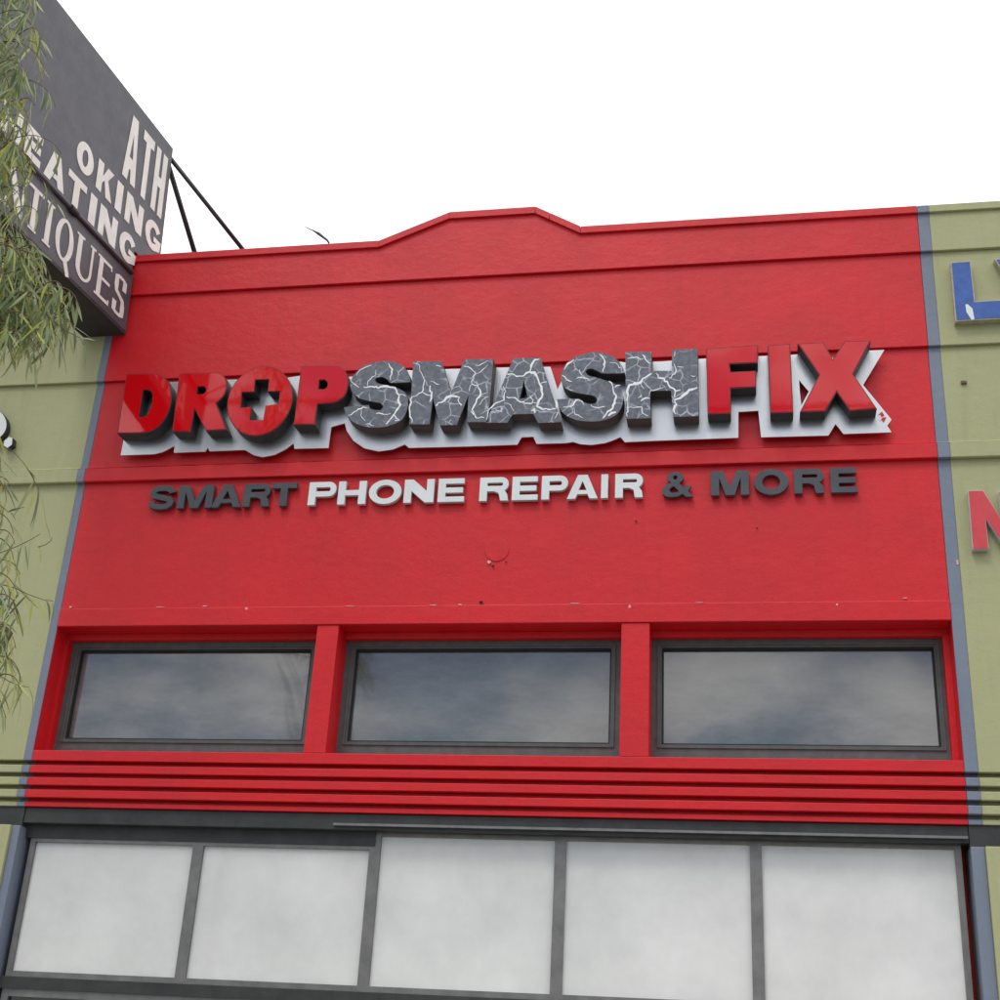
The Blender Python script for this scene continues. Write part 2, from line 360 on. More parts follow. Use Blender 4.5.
capseg(top[3], mid, 0.002, 0.0015); capseg(mid, top[4], 0.0015, 0.002); capseg(top[4], top[5], 0.001)
cap.build('parapet_cap', M['red'], red, 0.004)
JL = at(45, 690).x; JR = at(958, 700).x
P1 = (at(309, 700).x, at(331, 700).x); P2 = (at(620, 700).x, at(649, 700).x)
MB().box(0, JL, 0, 0.30, ZS, ZW).box(JL, JL + 0.035, 0.18, 0.30, ZS, ZW - 0.06).build('window_pier', M['red'], red, 0.006)
MB().box(JR, W, 0, 0.30, ZS, ZW).box(JR - 0.05, JR, 0.18, 0.30, ZS, ZW - 0.06).build('window_pier', M['red'], red, 0.006)
for a_, b_ in (P1, P2): MB().box(a_, b_, 0, 0.30, ZS, ZW).build('window_pier', M['red'], red, 0.006)
ribs(0, W, MB()).build('sill_moulding', M['red'], red, 0.004)
MB().box(JL, P1[0], 0.20, 0.30, ZW - 0.06, ZW).box(P1[1], P2[0], 0.20, 0.30, ZW - 0.06, ZW).box(P2[1], JR, 0.20, 0.30, ZW - 0.06, ZW).build('window_head', M['red'], red, 0.004)
YF = 0.27
def window(x0, x1, gx):
    """frame outer between x0 and x1, glass opening gx0..gx1"""
    z0, z1 = ZS + 0.0, ZW - 0.06
    g0, g1 = gx; gz0, gz1 = zr(743.5, 480, YF + 0.03), zr(649.5, 480, YF + 0.03)
    f = MB()
    f.prism([[(x0, z0), (x1, z0), (x1, z1), (x0, z1)], [(g0, gz0), (g1, gz0), (g1, gz1), (g0, gz1)]], Vector((0, YF, 0)), EX, EZ, NW, 0.07)
    fr = f.build('window', M['frame'], red)
    b_ = MB(); e = 0.018                                # stepped inner bead
    b_.prism([[(g0 - 0.035, gz0 - 0.03), (g1 + 0.035, gz0 - 0.03), (g1 + 0.035, gz1 + 0.03), (g0 - 0.035, gz1 + 0.03)],
              [(g0 - 0.018, gz0 - 0.018), (g1 + 0.018, gz0 - 0.018), (g1 + 0.018, gz1 + 0.018), (g0 - 0.018, gz1 + 0.018)]], Vector((0, YF - 0.012, 0)), EX, EZ, NW, 0.012)
    b_.build('frame_bead', M['frame'], fr)
    k = MB().prism([[(g0 - 0.001, gz0 - 0.001), (g1 + 0.001, gz0 - 0.001), (g1 + 0.001, gz1 + 0.001), (g0 - 0.001, gz1 + 0.001)],
                    [(g0 + 0.012, gz0 + 0.012), (g1 - 0.012, gz0 + 0.012), (g1 - 0.012, gz1 - 0.016), (g0 + 0.012, gz1 - 0.016)]], Vector((0, YF + 0.012, 0)), EX, EZ, NW, 0.03)
    k.build('gasket', M['gasket'], fr)
    MB().box(g0, g1, YF + 0.045, YF + 0.055, gz0, gz1).build('pane', M['glass'], fr)
    return fr
window(JL + 0.035, P1[0], (at(74.5, 695, YF + 0.03).x, at(308, 695, YF + 0.03).x))
window(P1[1], P2[0], (at(352.5, 695, YF + 0.03).x, at(611, 695, YF + 0.03).x))
window(P2[1], JR - 0.05, (at(662, 695, YF + 0.03).x, at(937, 695, YF + 0.03).x))
# blanked-off round vent, chips in the paint
c = at(497, 550); pts = [(c.x + 0.105 * math.cos(a * math.pi / 16), c.z + 0.105 * math.sin(a * math.pi / 16)) for a in range(32)]
MB().prism([pts], Vector((0, -0.007, 0)), EX, EZ, NW, 0.007).build('round_cover', M['red'], red, 0.002)
for (u, v, a, b_) in ((489, 562, 3.0, 2.2), (70.5, 607, 1.6, 1.4), (246.5, 608.5, 1.8, 1.8), (629.5, 606.5, 1.6, 2.0), (837, 604.5, 1.4, 1.2), (205, 606, 4, .6), (433, 605, 5, .6), (575, 603.5, 7, .5), (460, 604.5, 2.5, 1.0), (350, 606, 8, .4), (160, 607, 6, .4), (700, 602.5, 6, .4), (905, 598, 3, .5)):
    q = at(u, v, -0.013); k = 1 / 122
    pp = [(q.x + a * k * random.uniform(.6, 1) * math.cos(t_ * .785), q.z + b_ * k * random.uniform(.6, 1) * math.sin(t_ * .785)) for t_ in range(8)]
    MB().prism([pp], Vector((0, -0.0145, 0)), EX, EZ, NW, 0.008).build('paint_chip', M['chip'], red)
for (u, v, a) in ((481, 602.3, 2.2), (493, 566, 1.6), (506, 562, 1.2), (636, 521, 1.3), (757, 528, 1.1), (340, 640, .1)):
    q = at(u, v, -0.013); MB().prism([[(q.x + a / 122 * math.cos(t_ * .785), q.z + .7 * a / 122 * math.sin(t_ * .785)) for t_ in range(8)]], Vector((0, -0.0142, 0)), EX, EZ, NW, 0.002).build('screw_hole', M['hole'], red)
shell(0, W, M['red'], red)
# ground-floor shop front
ZH = ZB - 0.004
hd = MB().box(0.0, W, 0.06, 0.30, zr(833, 500, .06) + 0.0, ZH)
hd.build('steel_header', M['dark_metal'], red, 0.004)
MB().box(at(333, 825, 0.03).x, W - 0.01, 0.03, 0.06, at(420, 827, .03).z, at(420, 824.6, .03).z).build('header_trim', M['grey_metal'], red)
zh = zr(833, 500, .06)
MB().box(0, 0.05 + 2 * (W - 0.1) / 5, 0.14, 0.30, zh - 0.11, zh).build('header_trim', M['dark_metal'], red)
zt = 2.25
MB().box(0.0, W, 0.13, 0.25, zt - 0.09, zt).build('transom_bar', M['dark_metal'], red)
for i in range(5):
    x0 = 0.05 + i * (W - 0.1) / 5; x1 = x0 + (W - 0.1) / 5; ztop = zh - (0.11 if i < 2 else 0.0)
    fr = MB().prism([[(x0, zt), (x1, zt), (x1, ztop), (x0, ztop)], [(x0 + .045, zt + .045), (x1 - .045, zt + .045), (x1 - .045, ztop - .03), (x0 + .045, ztop - .03)]], Vector((0, 0.15, 0)), EX, EZ, NW, 0.07).build('transom_window', M['grey_metal'], red)
    MB().box(x0 + .045, x1 - .045, 0.18, 0.19, zt + .045, ztop - .03).build('pane', M['pale'], fr)
for i in range(4):
    x0 = 0.05 + i * (W - 0.1) / 4; x1 = x0 + (W - 0.1) / 4
    fr = MB().prism([[(x0, 0.02), (x1, 0.02), (x1, zt - .09), (x0, zt - .09)], [(x0 + .06, .2), (x1 - .06, .2), (x1 - .06, zt - .15), (x0 + .06, zt - .15)]], Vector((0, 0.15, 0)), EX, EZ, NW, 0.07).build('shop_window', M['grey_metal'], red)
    MB().box(x0 + .06, x1 - .06, 0.18, 0.19, .2, zt - .15).build('pane', M['door_glass'], fr)

# green neighbours
def green_shop(x0, x1, label, stripe):
    b_ = thing('shop_building', label, 'building', ((x0 + x1) / 2, 0, 0))
    s0, s1 = stripe
    g0, g1 = (x0, s0) if s1 == x1 else (s1, x1)
    zp = Z_PAR + (0.02 if x0 > 3 else 0.0)
    for a, c_, m_, nm in ((g0, g1, 'green', 'wall'), (s0, s1, 'stripe', 'painted_stripe')):
        q = MB().box(a, c_, 0, 0.30, RZ[0][1], zp - 0.02); string_courses(a, c_, q, zp - 0.02); ribs(a, c_, q, False)
        q.box(a, c_, -0.088, 0.33, zp - 0.075, zp)
        if m_ == 'green': q.box(a, c_, 0.0, 0.30, 0, ZB - 0.16)
        else: q.box(a, c_, 0.03, 0.30, 0, ZB - 0.16)
        q.build(nm, M[m_], b_, 0.006)
    MB().box(x0, x1, 0.05, 0.30, ZB - 0.16, ZB - 0.004).build('steel_header', M['dark_metal'], b_)
    MB().box(x0, x1, 7.7, 8.0, 0, 7.9).box(x0, x0 + .2, .302, 7.7, 0, 7.9).box(x1 - .2, x1, .302, 7.7, 0, 7.9).build('rear_wall', M['green'], b_)
    MB().box(x0 + .2, x1 - .2, .302, 7.7, 7.6, 7.75).build('roof', M['roof'], b_)
    return b_
gl = green_shop(-7.5, -0.002, 'sage green shop front on the left, half hidden by hanging leaves and the antiques sign', (-PX, -0.002))
gr = green_shop(W + 0.002, 15.2, 'sage green shop front on the right, carrying the blue and red letters', (W + 0.002, W + 0.102))
q = at(964, 383, 0); MB().box(q.x - .025, q.x + .02, -0.02, 0.0, q.z - .012, q.z + .012).build('bracket', M['rust'], gr)
q = at(957.3, 562.5, 0); MB().box(q.x - .008, q.x + .008, -0.006, 0.0, q.z - .02, q.z + .02).build('paint_chip', M['chip'], gr)

# ------------------------------------------------------------------ main sign
YP, YL = -0.075, -0.222                                  # plate front, letter front
sign = thing('shop_sign', 'big DROPSMASHFIX sign of thick red and cracked grey letters on a silver backing', 'sign', (3.8, 0, 5.3))
plate = [(120.5, 455.5), (154, 454.3), (163, 452), (169, 449), (174.3, 445.8), (173.6, 452.8), (205.5, 451.6), (207.8, 447.5), (209.5, 451.4), (244.8, 450), (253.6, 455.2), (262.4, 457.3), (275, 454.8), (286, 449.2), (293.5, 443.4), (294.2, 448.8), (328.5, 448.0), (331.3, 427.1), (344.6, 423.4), (346.6, 431), (353.2, 440.7), (364.2, 448.4), (378.5, 451.5), (392.8, 449.5), (404.9, 444.6), (408.8, 448.0), (470, 446.5), (517.3, 444.8), (521.7, 437.4), (533.3, 436.9), (536.4, 444), (566, 443.2), (573.1, 442.0), (580, 444.2), (591.8, 445), (605, 443.2), (613, 440.5), (620.4, 437.2), (624.8, 442.3), (660, 440.7), (738.4, 437.9), (738.4, 412), (758.2, 410.9), (761, 437.3), (828.5, 435.6), (835.6, 424.1), (843.3, 434), (891.7, 432.3), (887.3, 425.7), (891.7, 419.7), (863.2, 385), (884.5, 349.8),
         (846, 351.5), (836, 362), (828, 352.5), (791, 354.8), (763, 356), (702, 358.8), (662, 361.4), (630, 363), (612, 361), (590, 360.5), (571, 368), (563, 378), (557.5, 389), (550.5, 366.8), (501, 367.6), (450, 369), (415, 370.6), (396, 370), (378, 370.5), (360, 376), (348, 377), (330, 374.6), (300, 375.8), (286, 378), (262, 374.5), (240, 379.5), (228, 379.8), (178, 381.6), (134.5, 384)]
hole = [(799.3, 380.6), (808.7, 391.6), (801.5, 404.8), (800, 392)]
MB().prism([wp(plate, YP), wp(hole, YP)], Vector((0, YP, 0)), EX, EZ, NW, 0.02).build('backing_plate', M['silver'], sign, 0.002)
for u, v in ((160, 420), (300, 420), (480, 410), (640, 405), (780, 400), (850, 400)):
    q = at(u, v, -0.05); MB().box(q.x - .02, q.x + .02, -0.055, 0.0, q.z - .02, q.z + .02).build('mounting_stud', M['dark_metal'], sign)
# small chevron tear in the plate edge
cv = MB()
for pl_ in ([(878, 415), (882, 411.5), (884.5, 415.5), (881.5, 417), (880.5, 414.5)], [(879.5, 421.5), (882.5, 417.5), (886.5, 417.0), (883.8, 422.5), (881.5, 419.6)]):
    cv.prism([wp(pl_, YP - .004)], Vector((0, YP - .004, 0)), EX, EZ, NW, 0.003)
cv.build('torn_edge', M['red'], sign)

LET = {
 'D': ((110, 355), 9.09, [[(150, 175), (400, 170), (480, 195), (540, 260), (560, 370), (545, 480), (500, 580), (430, 660), (340, 703), (200, 712), (65, 712)], [(300, 320), (350, 318), (380, 342), (386, 400), (370, 480), (340, 540), (300, 562), (262, 562)]]),
 'R': ((170, 355), 9.09, [[(85, 165), (430, 160), (480, 180), (512, 230), (515, 300), (490, 370), (422, 440), (515, 680), (325, 690), (225, 490), (185, 700), (20, 695)], [(250, 290), (310, 285), (328, 310), (320, 340), (295, 355), (243, 358)]]),
 'O': ((220, 355), 7.14, [[(285 + 231 * math.cos(a * math.pi / 18) + 36 * math.sin(a * math.pi / 18), 329 - 249 * math.sin(a * math.pi / 18)) for a in range(36)], [(252, 178), (350, 176), (340, 262), (428, 260), (416, 350), (325, 362), (308, 465), (212, 465), (224, 372), (148, 376), (156, 268), (244, 264)]]),
 'P': ((220, 355), 7.14, [[(580, 80), (830, 78), (882, 100), (910, 150), (914, 220), (890, 290), (835, 333), (760, 346), (696, 350), (678, 498), (525, 498)], [(710, 180), (750, 178), (768, 200), (764, 228), (743, 243), (703, 243)]]),
 'S1': ((340, 345), 9.09, [[(640, 335), (615, 240), (540, 170), (440, 145), (330, 155), (220, 190), (135, 260), (97, 340), (108, 420), (170, 480), (230, 500), (300, 515), (370, 530), (395, 563), (370, 592), (310, 590), (270, 572), (262, 545), (35, 565), (65, 650), (140, 710), (240, 742), (360, 748), (470, 725), (560, 680), (605, 600), (618, 520), (605, 450), (560, 410), (500, 385), (420, 365), (340, 345), (316, 318), (330, 295), (380, 290), (430, 312), (460, 342)]]),
 'M': ((400, 345), 9.09, [[(120, 150), (375, 145), (465, 430), (585, 130), (848, 125), (800, 700), (610, 700), (622, 455), (515, 725), (362, 730), (298, 480), (268, 720), (85, 720)]]),
 'A': ((470, 345), 9.09, [[(395, 120), (640, 115), (830, 700), (620, 708), (575, 625), (385, 630), (340, 705), (145, 705)], [(490, 325), (525, 480), (450, 488)]]),
 'S2': ((550, 340), 9.09, [[(682, 300), (645, 220), (570, 150), (460, 115), (340, 120), (220, 160), (135, 230), (100, 320), (112, 400), (165, 455), (235, 477), (300, 490), (400, 508), (432, 540), (415, 570), (370, 582), (320, 572), (290, 550), (268, 532), (62, 537), (85, 620), (155, 690), (260, 730), (390, 740), (500, 725), (600, 680), (650, 610), (665, 530), (650, 450), (600, 405), (520, 372), (440, 347), (350, 322), (320, 290), (337, 265), (380, 260), (430, 280), (480, 302)]]),
 'H': ((610, 335), 9.09, [[(140, 155), (375, 150), (380, 325), (560, 325), (565, 135), (795, 125), (805, 735), (575, 745), (555, 505), (365, 505), (370, 755), (147, 760)]]),
 'F': ((690, 335), 9.09, [[(145, 125), (620, 90), (615, 255), (360, 265), (370, 335), (600, 325), (600, 475), (370, 485), (370, 715), (160, 720)]]),
 'I': ((690, 335), 9.09, [[(705, 95), (910, 80), (940, 705), (730, 710)]]),
 'X': ((785, 330), 9.09, [[(115, 125), (350, 112), (435, 265), (545, 100), (780, 98), (620, 400), (835, 715), (590, 735), (470, 565), (365, 740), (135, 745), (310, 410)]]),
}
CR = {
 'S1': [(5, [(440, 165), (475, 220), (460, 320)]), (7, [(215, 380), (330, 378), (345, 392), (400, 375), (500, 390), (540, 460), (528, 500), (548, 545), (500, 620), (470, 660), (420, 720)]), (4, [(75, 640), (150, 600), (210, 565), (250, 575)]), (4, [(330, 625), (400, 632), (460, 620)]), (4, [(540, 450), (600, 465)]), (7, [(500, 640), (540, 680), (500, 690)]), (4, [(100, 330), (130, 355), (175, 388)]), (3, [(150, 275), (210, 215), (290, 185)]), (3, [(250, 370), (255, 330), (320, 280), (325, 230)]), (3, [(230, 720), (270, 715), (310, 735)]), (3, [(210, 570), (190, 640), (230, 690)])],
 'M': [(4, [(180, 230), (215, 300), (210, 380), (200, 430), (110, 470)]), (6, [(110, 470), (95, 540), (90, 620), (110, 705)]), (4, [(205, 430), (230, 445), (275, 460)]), (7, [(275, 370), (285, 460), (270, 520)]), (8, [(328, 555), (350, 525), (400, 510), (425, 478), (460, 465), (540, 475), (535, 520), (560, 550)]), (6, [(630, 420), (640, 370), (660, 355), (705, 365), (735, 450), (700, 490), (690, 530), (655, 590), (690, 660), (765, 660)]), (4, [(580, 195), (640, 210), (690, 260), (650, 330), (655, 355)]), (3, [(690, 260), (740, 240), (800, 180)]), (3, [(735, 450), (790, 435)]), (3, [(720, 545), (750, 500), (805, 470)]), (3, [(280, 330), (360, 360)]), (3, [(690, 190), (740, 175), (800, 145)]), (4, [(640, 600), (690, 640)]), (3, [(330, 190), (375, 200)]), (3, [(140, 170), (180, 190), (180, 230)]), (3, [(440, 710), (465, 680)])],
 'A': [(8, [(340, 268), (400, 268), (420, 285), (470, 283), (540, 245), (590, 250), (610, 290), (630, 350), (650, 400), (660, 450), (630, 500), (610, 560), (660, 585), (780, 580)]), (7, [(545, 245), (555, 190), (590, 135), (630, 130)]), (5, [(305, 380), (325, 420), (310, 500), (230, 530), (180, 580), (150, 680)]), (5, [(330, 470), (410, 480), (460, 520), (600, 530)]), (8, [(560, 600), (590, 575), (590, 620)]), (8, [(780, 505), (785, 575)]), (4, [(640, 350), (700, 335)]), (3, [(770, 670), (800, 610)]), (3, [(230, 590), (290, 610), (280, 560)]), (3, [(310, 530), (370, 545), (400, 600)]), (3, [(560, 540), (575, 500), (545, 460)])],
 'S2': [(6, [(450, 130), (500, 200), (480, 290)]), (4, [(240, 350), (310, 345), (360, 370)]), (8, [(535, 375), (570, 420), (575, 460), (600, 500), (590, 570), (550, 640), (480, 712)]), (5, [(590, 430), (640, 412)]), (5, [(120, 610), (190, 605), (240, 545), (290, 560), (310, 590)]), (5, [(370, 590), (420, 615), (500, 605)]), (9, [(530, 690), (560, 665), (600, 655)]), (5, [(130, 270), (165, 215), (220, 180)]), (4, [(108, 320), (150, 360), (200, 380)]), (3, [(215, 610), (230, 680), (300, 710)]), (3, [(540, 205), (600, 210), (650, 260)]), (3, [(160, 440), (210, 462)]), (3, [(270, 270), (285, 320)])],
 'H': [(4, [(160, 215), (240, 200), (285, 220)]), (5, [(295, 180), (320, 220), (365, 260)]), (9, [(152, 600), (155, 520), (175, 455), (280, 430), (300, 395), (345, 370), (378, 350)]), (3, [(280, 440), (310, 490)]), (7, [(420, 350), (440, 390), (490, 395), (530, 450), (600, 510), (640, 500)]), (4, [(540, 400), (600, 330), (580, 260)]), (9, [(585, 590), (640, 575), (720, 500), (795, 480)]), (7, [(585, 590), (605, 630), (580, 680), (600, 720)]), (6, [(280, 600), (310, 580), (362, 578)]), (4, [(160, 660), (290, 655), (295, 710), (345, 738)]), (5, [(155, 600), (158, 745)]), (3, [(355, 540), (372, 505), (440, 490), (500, 465)]), (3, [(610, 290), (670, 295)]), (3, [(735, 370), (780, 375)]), (5, [(585, 500), (590, 570)]), (3, [(255, 575), (290, 545)]), (3, [(590, 150), (580, 200)])],
}
def jag(pts, amp):
    o = [pts[0]]
    for a, b_ in zip(pts, pts[1:]):
        k = max(1, int(math.hypot(b_[0] - a[0], b_[1] - a[1]) / 22))
        for i in range(1, k + 1):
            t = i / k; e = amp if i < k else 0
            o.append((a[0] + (b_[0] - a[0]) * t + random.uniform(-e, e), a[1] + (b_[1] - a[1]) * t + random.uniform(-e, e)))
    return o
for key, (org, sc, polys) in LET.items():
    red_l = key in 'DROPFIX'
    P = [smooth_poly(wp(p, YL, org[0], org[1], sc)) for p in polys]
    if key == 'O': P[1] = wp(polys[1], YL, org[0], org[1], sc)
    body = MB().prism(P, Vector((0, YL + 0.006, 0)), EX, EZ, NW, abs(YL) - abs(YP) - 0.007)
    bo = body.build('letter', M['return'] if red_l else M['return_brown'], sign)
    bo['label'] = ('glossy red letter ' if red_l else 'cracked grey letter ') + key[0]
    if red_l:                                            # thin trim edge round the acrylic
        MB().prism(P, Vector((0, YL + 0.0005, 0)), EX, EZ, NW, 0.005).build('trim', M['trim'], bo)
        PI = [inset(P[0], 0.009)] + ([inset(P[1], -0.005)] if len(P) > 1 else [])
        MB().prism(PI, Vector((0, YL - 0.003, 0)), EX, EZ, NW, 0.0035).build('face', M['acrylic'], bo)
    else:
        fb = MB().prism(P, Vector((0, YL, 0)), EX, EZ, NW, 0.0055)
        for i, (w_, cr_) in enumerate(CR[key]):
            c_ = jag(cr_, 9); w2 = w_ * 1.15
            L_, R_ = [], []
            for j, p in enumerate(c_):
                a = Vector(c_[max(j - 1, 0)]); b_ = Vector(c_[min(j + 1, len(c_) - 1)]); d = (b_ - a); d.normalize()
                t = j / max(1, len(c_) - 1); ww = w2 * (0.45 + 0.75 * math.sin(math.pi * min(max(t, .08), .92))) * random.uniform(0.6, 1.25)
                nrm = Vector((-d.y, d.x)); L_.append(tuple(Vector(p) + nrm * ww)); R_.append(tuple(Vector(p) - nrm * ww))
            Lw = wp(L_, YL, org[0], org[1], sc); Rw = wp(R_, YL, org[0], org[1], sc); yy = YL - 0.0012 - 0.0002 * i
            va = [fb.bm.verts.new((x, yy, z_)) for x, z_ in Lw]; vb = [fb.bm.verts.new((x, yy, z_)) for x, z_ in Rw]
            for j in range(len(va) - 1):
                f = fb.bm.faces.new([va[j], vb[j], vb[j + 1], va[j + 1]]); f.material_index = 1
        fb.build('face', [M['stone'], M['crack']], bo)

# ------------------------------------------------------------------ lettering kit
def stroke(path, t, b_):
    n_ = len(path); Lf, Rt = [], []
    for i in range(n_):
        a = Vector(path[max(i - 1, 0)]); c_ = Vector(path[min(i + 1, n_ - 1)]); d = (c_ - a).normalized(); nr = Vector((-d.y, d.x))
        h = 0.5 * math.hypot(t * nr.x, b_ * nr.y); p = Vector(path[i]); Lf.append(tuple(p + nr * h)); Rt.append(tuple(p - nr * h))
    return Lf + Rt[::-1]
def arc(cx, cz, rx, rz, a0, a1, k=8): return [(cx + rx * math.cos(R(a0 + (a1 - a0) * i / k)), cz + rz * math.sin(R(a0 + (a1 - a0) * i / k))) for i in range(k + 1)]
def glyph(ch, w, h, t, b_, thin=None):
    s = thin or t                                        # thin stem of a serif face
    if ch == 'I': return [[(0, 0), (w, 0), (w, h), (0, h)]]
    if ch == 'E': m0 = h * .5 - b_ / 2; return [[(0, 0), (w, 0), (w, b_), (t, b_), (t, m0), (w * .94, m0), (w * .94, m0 + b_), (t, m0 + b_), (t, h - b_), (w * .98, h - b_), (w * .98, h), (0, h)]]
    if ch == 'L': return [[(0, 0), (w, 0), (w, b_), (t, b_), (t, h), (0, h)]]
    if ch == 'T': c_ = w / 2; return [[(c_ - t / 2, 0), (c_ + t / 2, 0), (c_ + t / 2, h - b_), (w, h - b_), (w, h), (0, h), (0, h - b_), (c_ - t / 2, h - b_)]]
    if ch == 'H': m0 = h * .5 - b_ / 2; return [[(0, 0), (t, 0), (t, m0), (w - t, m0), (w - t, 0), (w, 0), (w, h), (w - t, h), (w - t, m0 + b_), (t, m0 + b_), (t, h), (0, h)]]
    if ch == 'N': k = t * 1.15; return [[(0, 0), (s, 0), (s, h - k * 1.45), (w - k, 0), (w, 0), (w, h), (w - s, h), (w - s, k * 1.45), (k, h), (0, h)]]
    if ch == 'M': k = t * 1.1; c_ = w / 2; return [[(0, 0), (t, 0), (t, h * .72), (c_ - t * .55, 0), (c_ + t * .55, 0), (w - t, h * .72), (w - t, 0), (w, 0), (w, h), (w - k * 1.35, h), (c_, h * .33), (k * 1.35, h), (0, h)]]
    if ch == 'A':
        c_ = w / 2; k = t * .62
        return [[(0, 0), (s * 1.05, 0), (s * 1.05 + w * .075, h * .19), (w - t * 1.05 - w * .075, h * .19), (w - t * 1.05, 0), (w, 0), (c_ + k, h), (c_ - k, h)], [(w * .5, h * .74), (w * .5 + w * .13, h * .36), (w * .5 - w * .13, h * .36)]]
    if ch == 'K': return [[(0, 0), (t, 0), (t, h * .34), (w * .46, h * .5), (w - t * 1.15, 0), (w, 0), (w * .66, h * .6), (w * .97, h), (w - t * 1.25, h), (t, h * .56), (t, h), (0, h)]]
    if ch == 'O' or ch == 'Q':
        o = [arc(w / 2, h / 2, w / 2, h / 2, 0, 345, 23), arc(w / 2, h / 2, w / 2 - t, h / 2 - b_, 0, 345, 23)]
        return o
    if ch == 'U': 
        r = w * .5; return [[(0, h)] + [(t, h)] + arc(w / 2 + (t - s) / 2, h * .30, w / 2 - (t + s) / 2, h * .30 - b_, 180, 360, 10) + [(w - s, h), (w, h)] + arc(w / 2, h * .30, w / 2, h * .30, 0, -180, 12)]
    if ch in 'PR':
        zm = h * (.36 if ch == 'P' else .40); r = (h - zm) / 2
        bowl = arc(w - r * .95, zm + r, r * .95, r, 90, -90, 10)
        hl = [(t, zm + b_), *arc(w - r * .95, zm + r, max(r * .95 - t, .2 * r), r - b_, -90, 90, 8), (t, h - b_)]
        if ch == 'P': return [[(0, 0), (t, 0), (t, zm)] + bowl[::-1] + [(0, h)], hl]
        return [[(0, 0), (t, 0), (t, zm), (w * .50, zm)] + [(w * .66, zm - b_ * .35), (w - t * 1.02, 0), (w, 0), (w - t * .15, zm * .7), (w - t * .5, zm + b_ * .15)] + bowl[::-1][2:] + [(0, h)], hl]
    if ch == 'S':
        q = b_ / 2
        p = [(w - t * .5, h * .69), (w * .84, h - q * 1.9), (w * .68, h - q * 1.15), (w * .5, h - q), (w * .30, h - q * 1.15), (w * .13 + t * .12, h - q * 2.1), (t * .52, h * .70), (w * .22, h * .575), (w * .5, h * .505), (w * .78, h * .425), (w - t * .52, h * .295), (w * .87 - t * .12, q * 2.1), (w * .70, q * 1.15), (w * .5, q), (w * .32, q * 1.15), (w * .16, q * 1.9), (t * .5, h * .31)]
        return [stroke(p, t, b_)]
    if ch in 'GC':
        q = b_ / 2; p = arc(w / 2, h / 2, w / 2 - t / 2, h / 2 - q, 35, 318, 18)
        if ch == 'G': p = p[:-1] + [(w - t * .55, h * .22), (w - t * .5, h * .46)]
        o = stroke(p, t, b_)
        if ch == 'G':
            k = len(p); o = o[:k - 1] + [(w - t, h * .33), (w * .55, h * .33), (w * .55, h * .50), (w, h * .50)] + o[k + 1:]
        return [o]
    if ch == '&':
        return [[(w * v[0], h * v[1]) for v in ((.30, 0), (.50, .02), (.66, .12), (.78, 0), (1, 0), (.84, .22), (.95, .42), (.78, .46), (.70, .36), (.56, .54), (.68, .68), (.70, .82), (.60, .95), (.42, 1), (.25, .95), (.16, .82), (.20, .66), (.28, .57), (.08, .44), (0, .27), (.04, .12), (.14, .03))],
                [(w * v[0], h * v[1]) for v in ((.36, .17), (.27, .20), (.23, .28), (.28, .37), (.38, .43), (.55, .23), (.47, .18))],
                [(w * v[0], h * v[1]) for v in ((.43, .66), (.36, .75), (.37, .83), (.43, .86), (.49, .83), (.50, .75))]]
    return [[(0, 0), (w, 0), (w, h), (0, h)]]

# second line of separate letters screwed to the wall
YT = -0.05
tag_s = thing('shop_sign', 'SMART PHONE REPAIR & MORE lettering in charcoal and white, mounted below the silver-backed sign', 'sign', (3.8, 0, 4.8))
words = [('S', 148.5, 175), ('M', 178, 213), ('A', 212, 242), ('R', 243.5, 270), ('T', 271.5, 296),
         ('P', 308.5, 336), ('H', 338, 366), ('O', 368.7, 401.5), ('N', 404, 434), ('E', 438, 464.5), ('R', 479.5, 508.5), ('E', 512, 538), ('P', 541.5, 568), ('A', 567, 598), ('I', 601, 608), ('R', 615, 643),
         ('&', 662, 693), ('M', 711, 749), ('O', 754, 788.6), ('R', 794, 824), ('E', 830.5, 857.3)]
zb, ztp = 4.672 + 1.6, 4.897 + 1.6
def vline(u): t = (u - 149) / (857 - 149); return 498 + t * (482.5 - 498)       # mid-height of the row in the photograph
for i, (c_, a, b_) in enumerate(words):
    xa, xb = at(a, vline(a), YT).x, at(b_, vline(b_), YT).x
    w_ = xb - xa; h = ztp - zb; z0 = zb - (0.006 if c_ in 'SO&' else 0); hh = h + (0.012 if c_ in 'SO&' else 0)
    white = 5 <= i <= 15
    P = glyph(c_, w_, hh, min(.068, w_) if c_ != 'I' else w_, .052)
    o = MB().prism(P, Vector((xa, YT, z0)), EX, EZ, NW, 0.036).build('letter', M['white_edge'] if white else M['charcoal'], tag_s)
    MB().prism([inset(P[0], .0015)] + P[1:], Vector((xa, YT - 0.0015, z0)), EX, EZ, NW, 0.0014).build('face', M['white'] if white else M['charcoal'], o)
    o['label'] = ('white letter ' if white else 'charcoal letter ') + c_

# neighbours' letters
def chan(name, polys_px, Y, depth, face_m, ret_m, parent, inset_d=0.012, lab=None, smooth=False, back=0.0):
    P = [wp(p, Y) for p in polys_px]
    if smooth: P = [smooth_poly(p) for p in P]
    o = MB().prism(P, Vector((0, Y, 0)), EX, EZ, NW, depth).build(name, ret_m, parent)
    PI = [inset(P[0], inset_d)] + [inset(p, -inset_d) for p in P[1:]]
    MB().prism(PI, Vector((0, Y - 0.004, 0)), EX, EZ, NW, 0.0035).build('face', face_m, o)
    if lab: o['label'] = lab
    return o
blue = thing('shop_sign', 'weathered blue channel letters L and Y on the right green wall', 'sign', (8.4, 0, 6.9))
lL = chan('letter', [[(950.3, 262.3), (970.8, 260.8), (975.2, 301.2), (1022, 298.5), (1024, 317.5), (955.4, 321.2)]], -0.10, 0.097, M['blue'], M['tan'], blue, .011, 'blue letter L with a pale scrape')
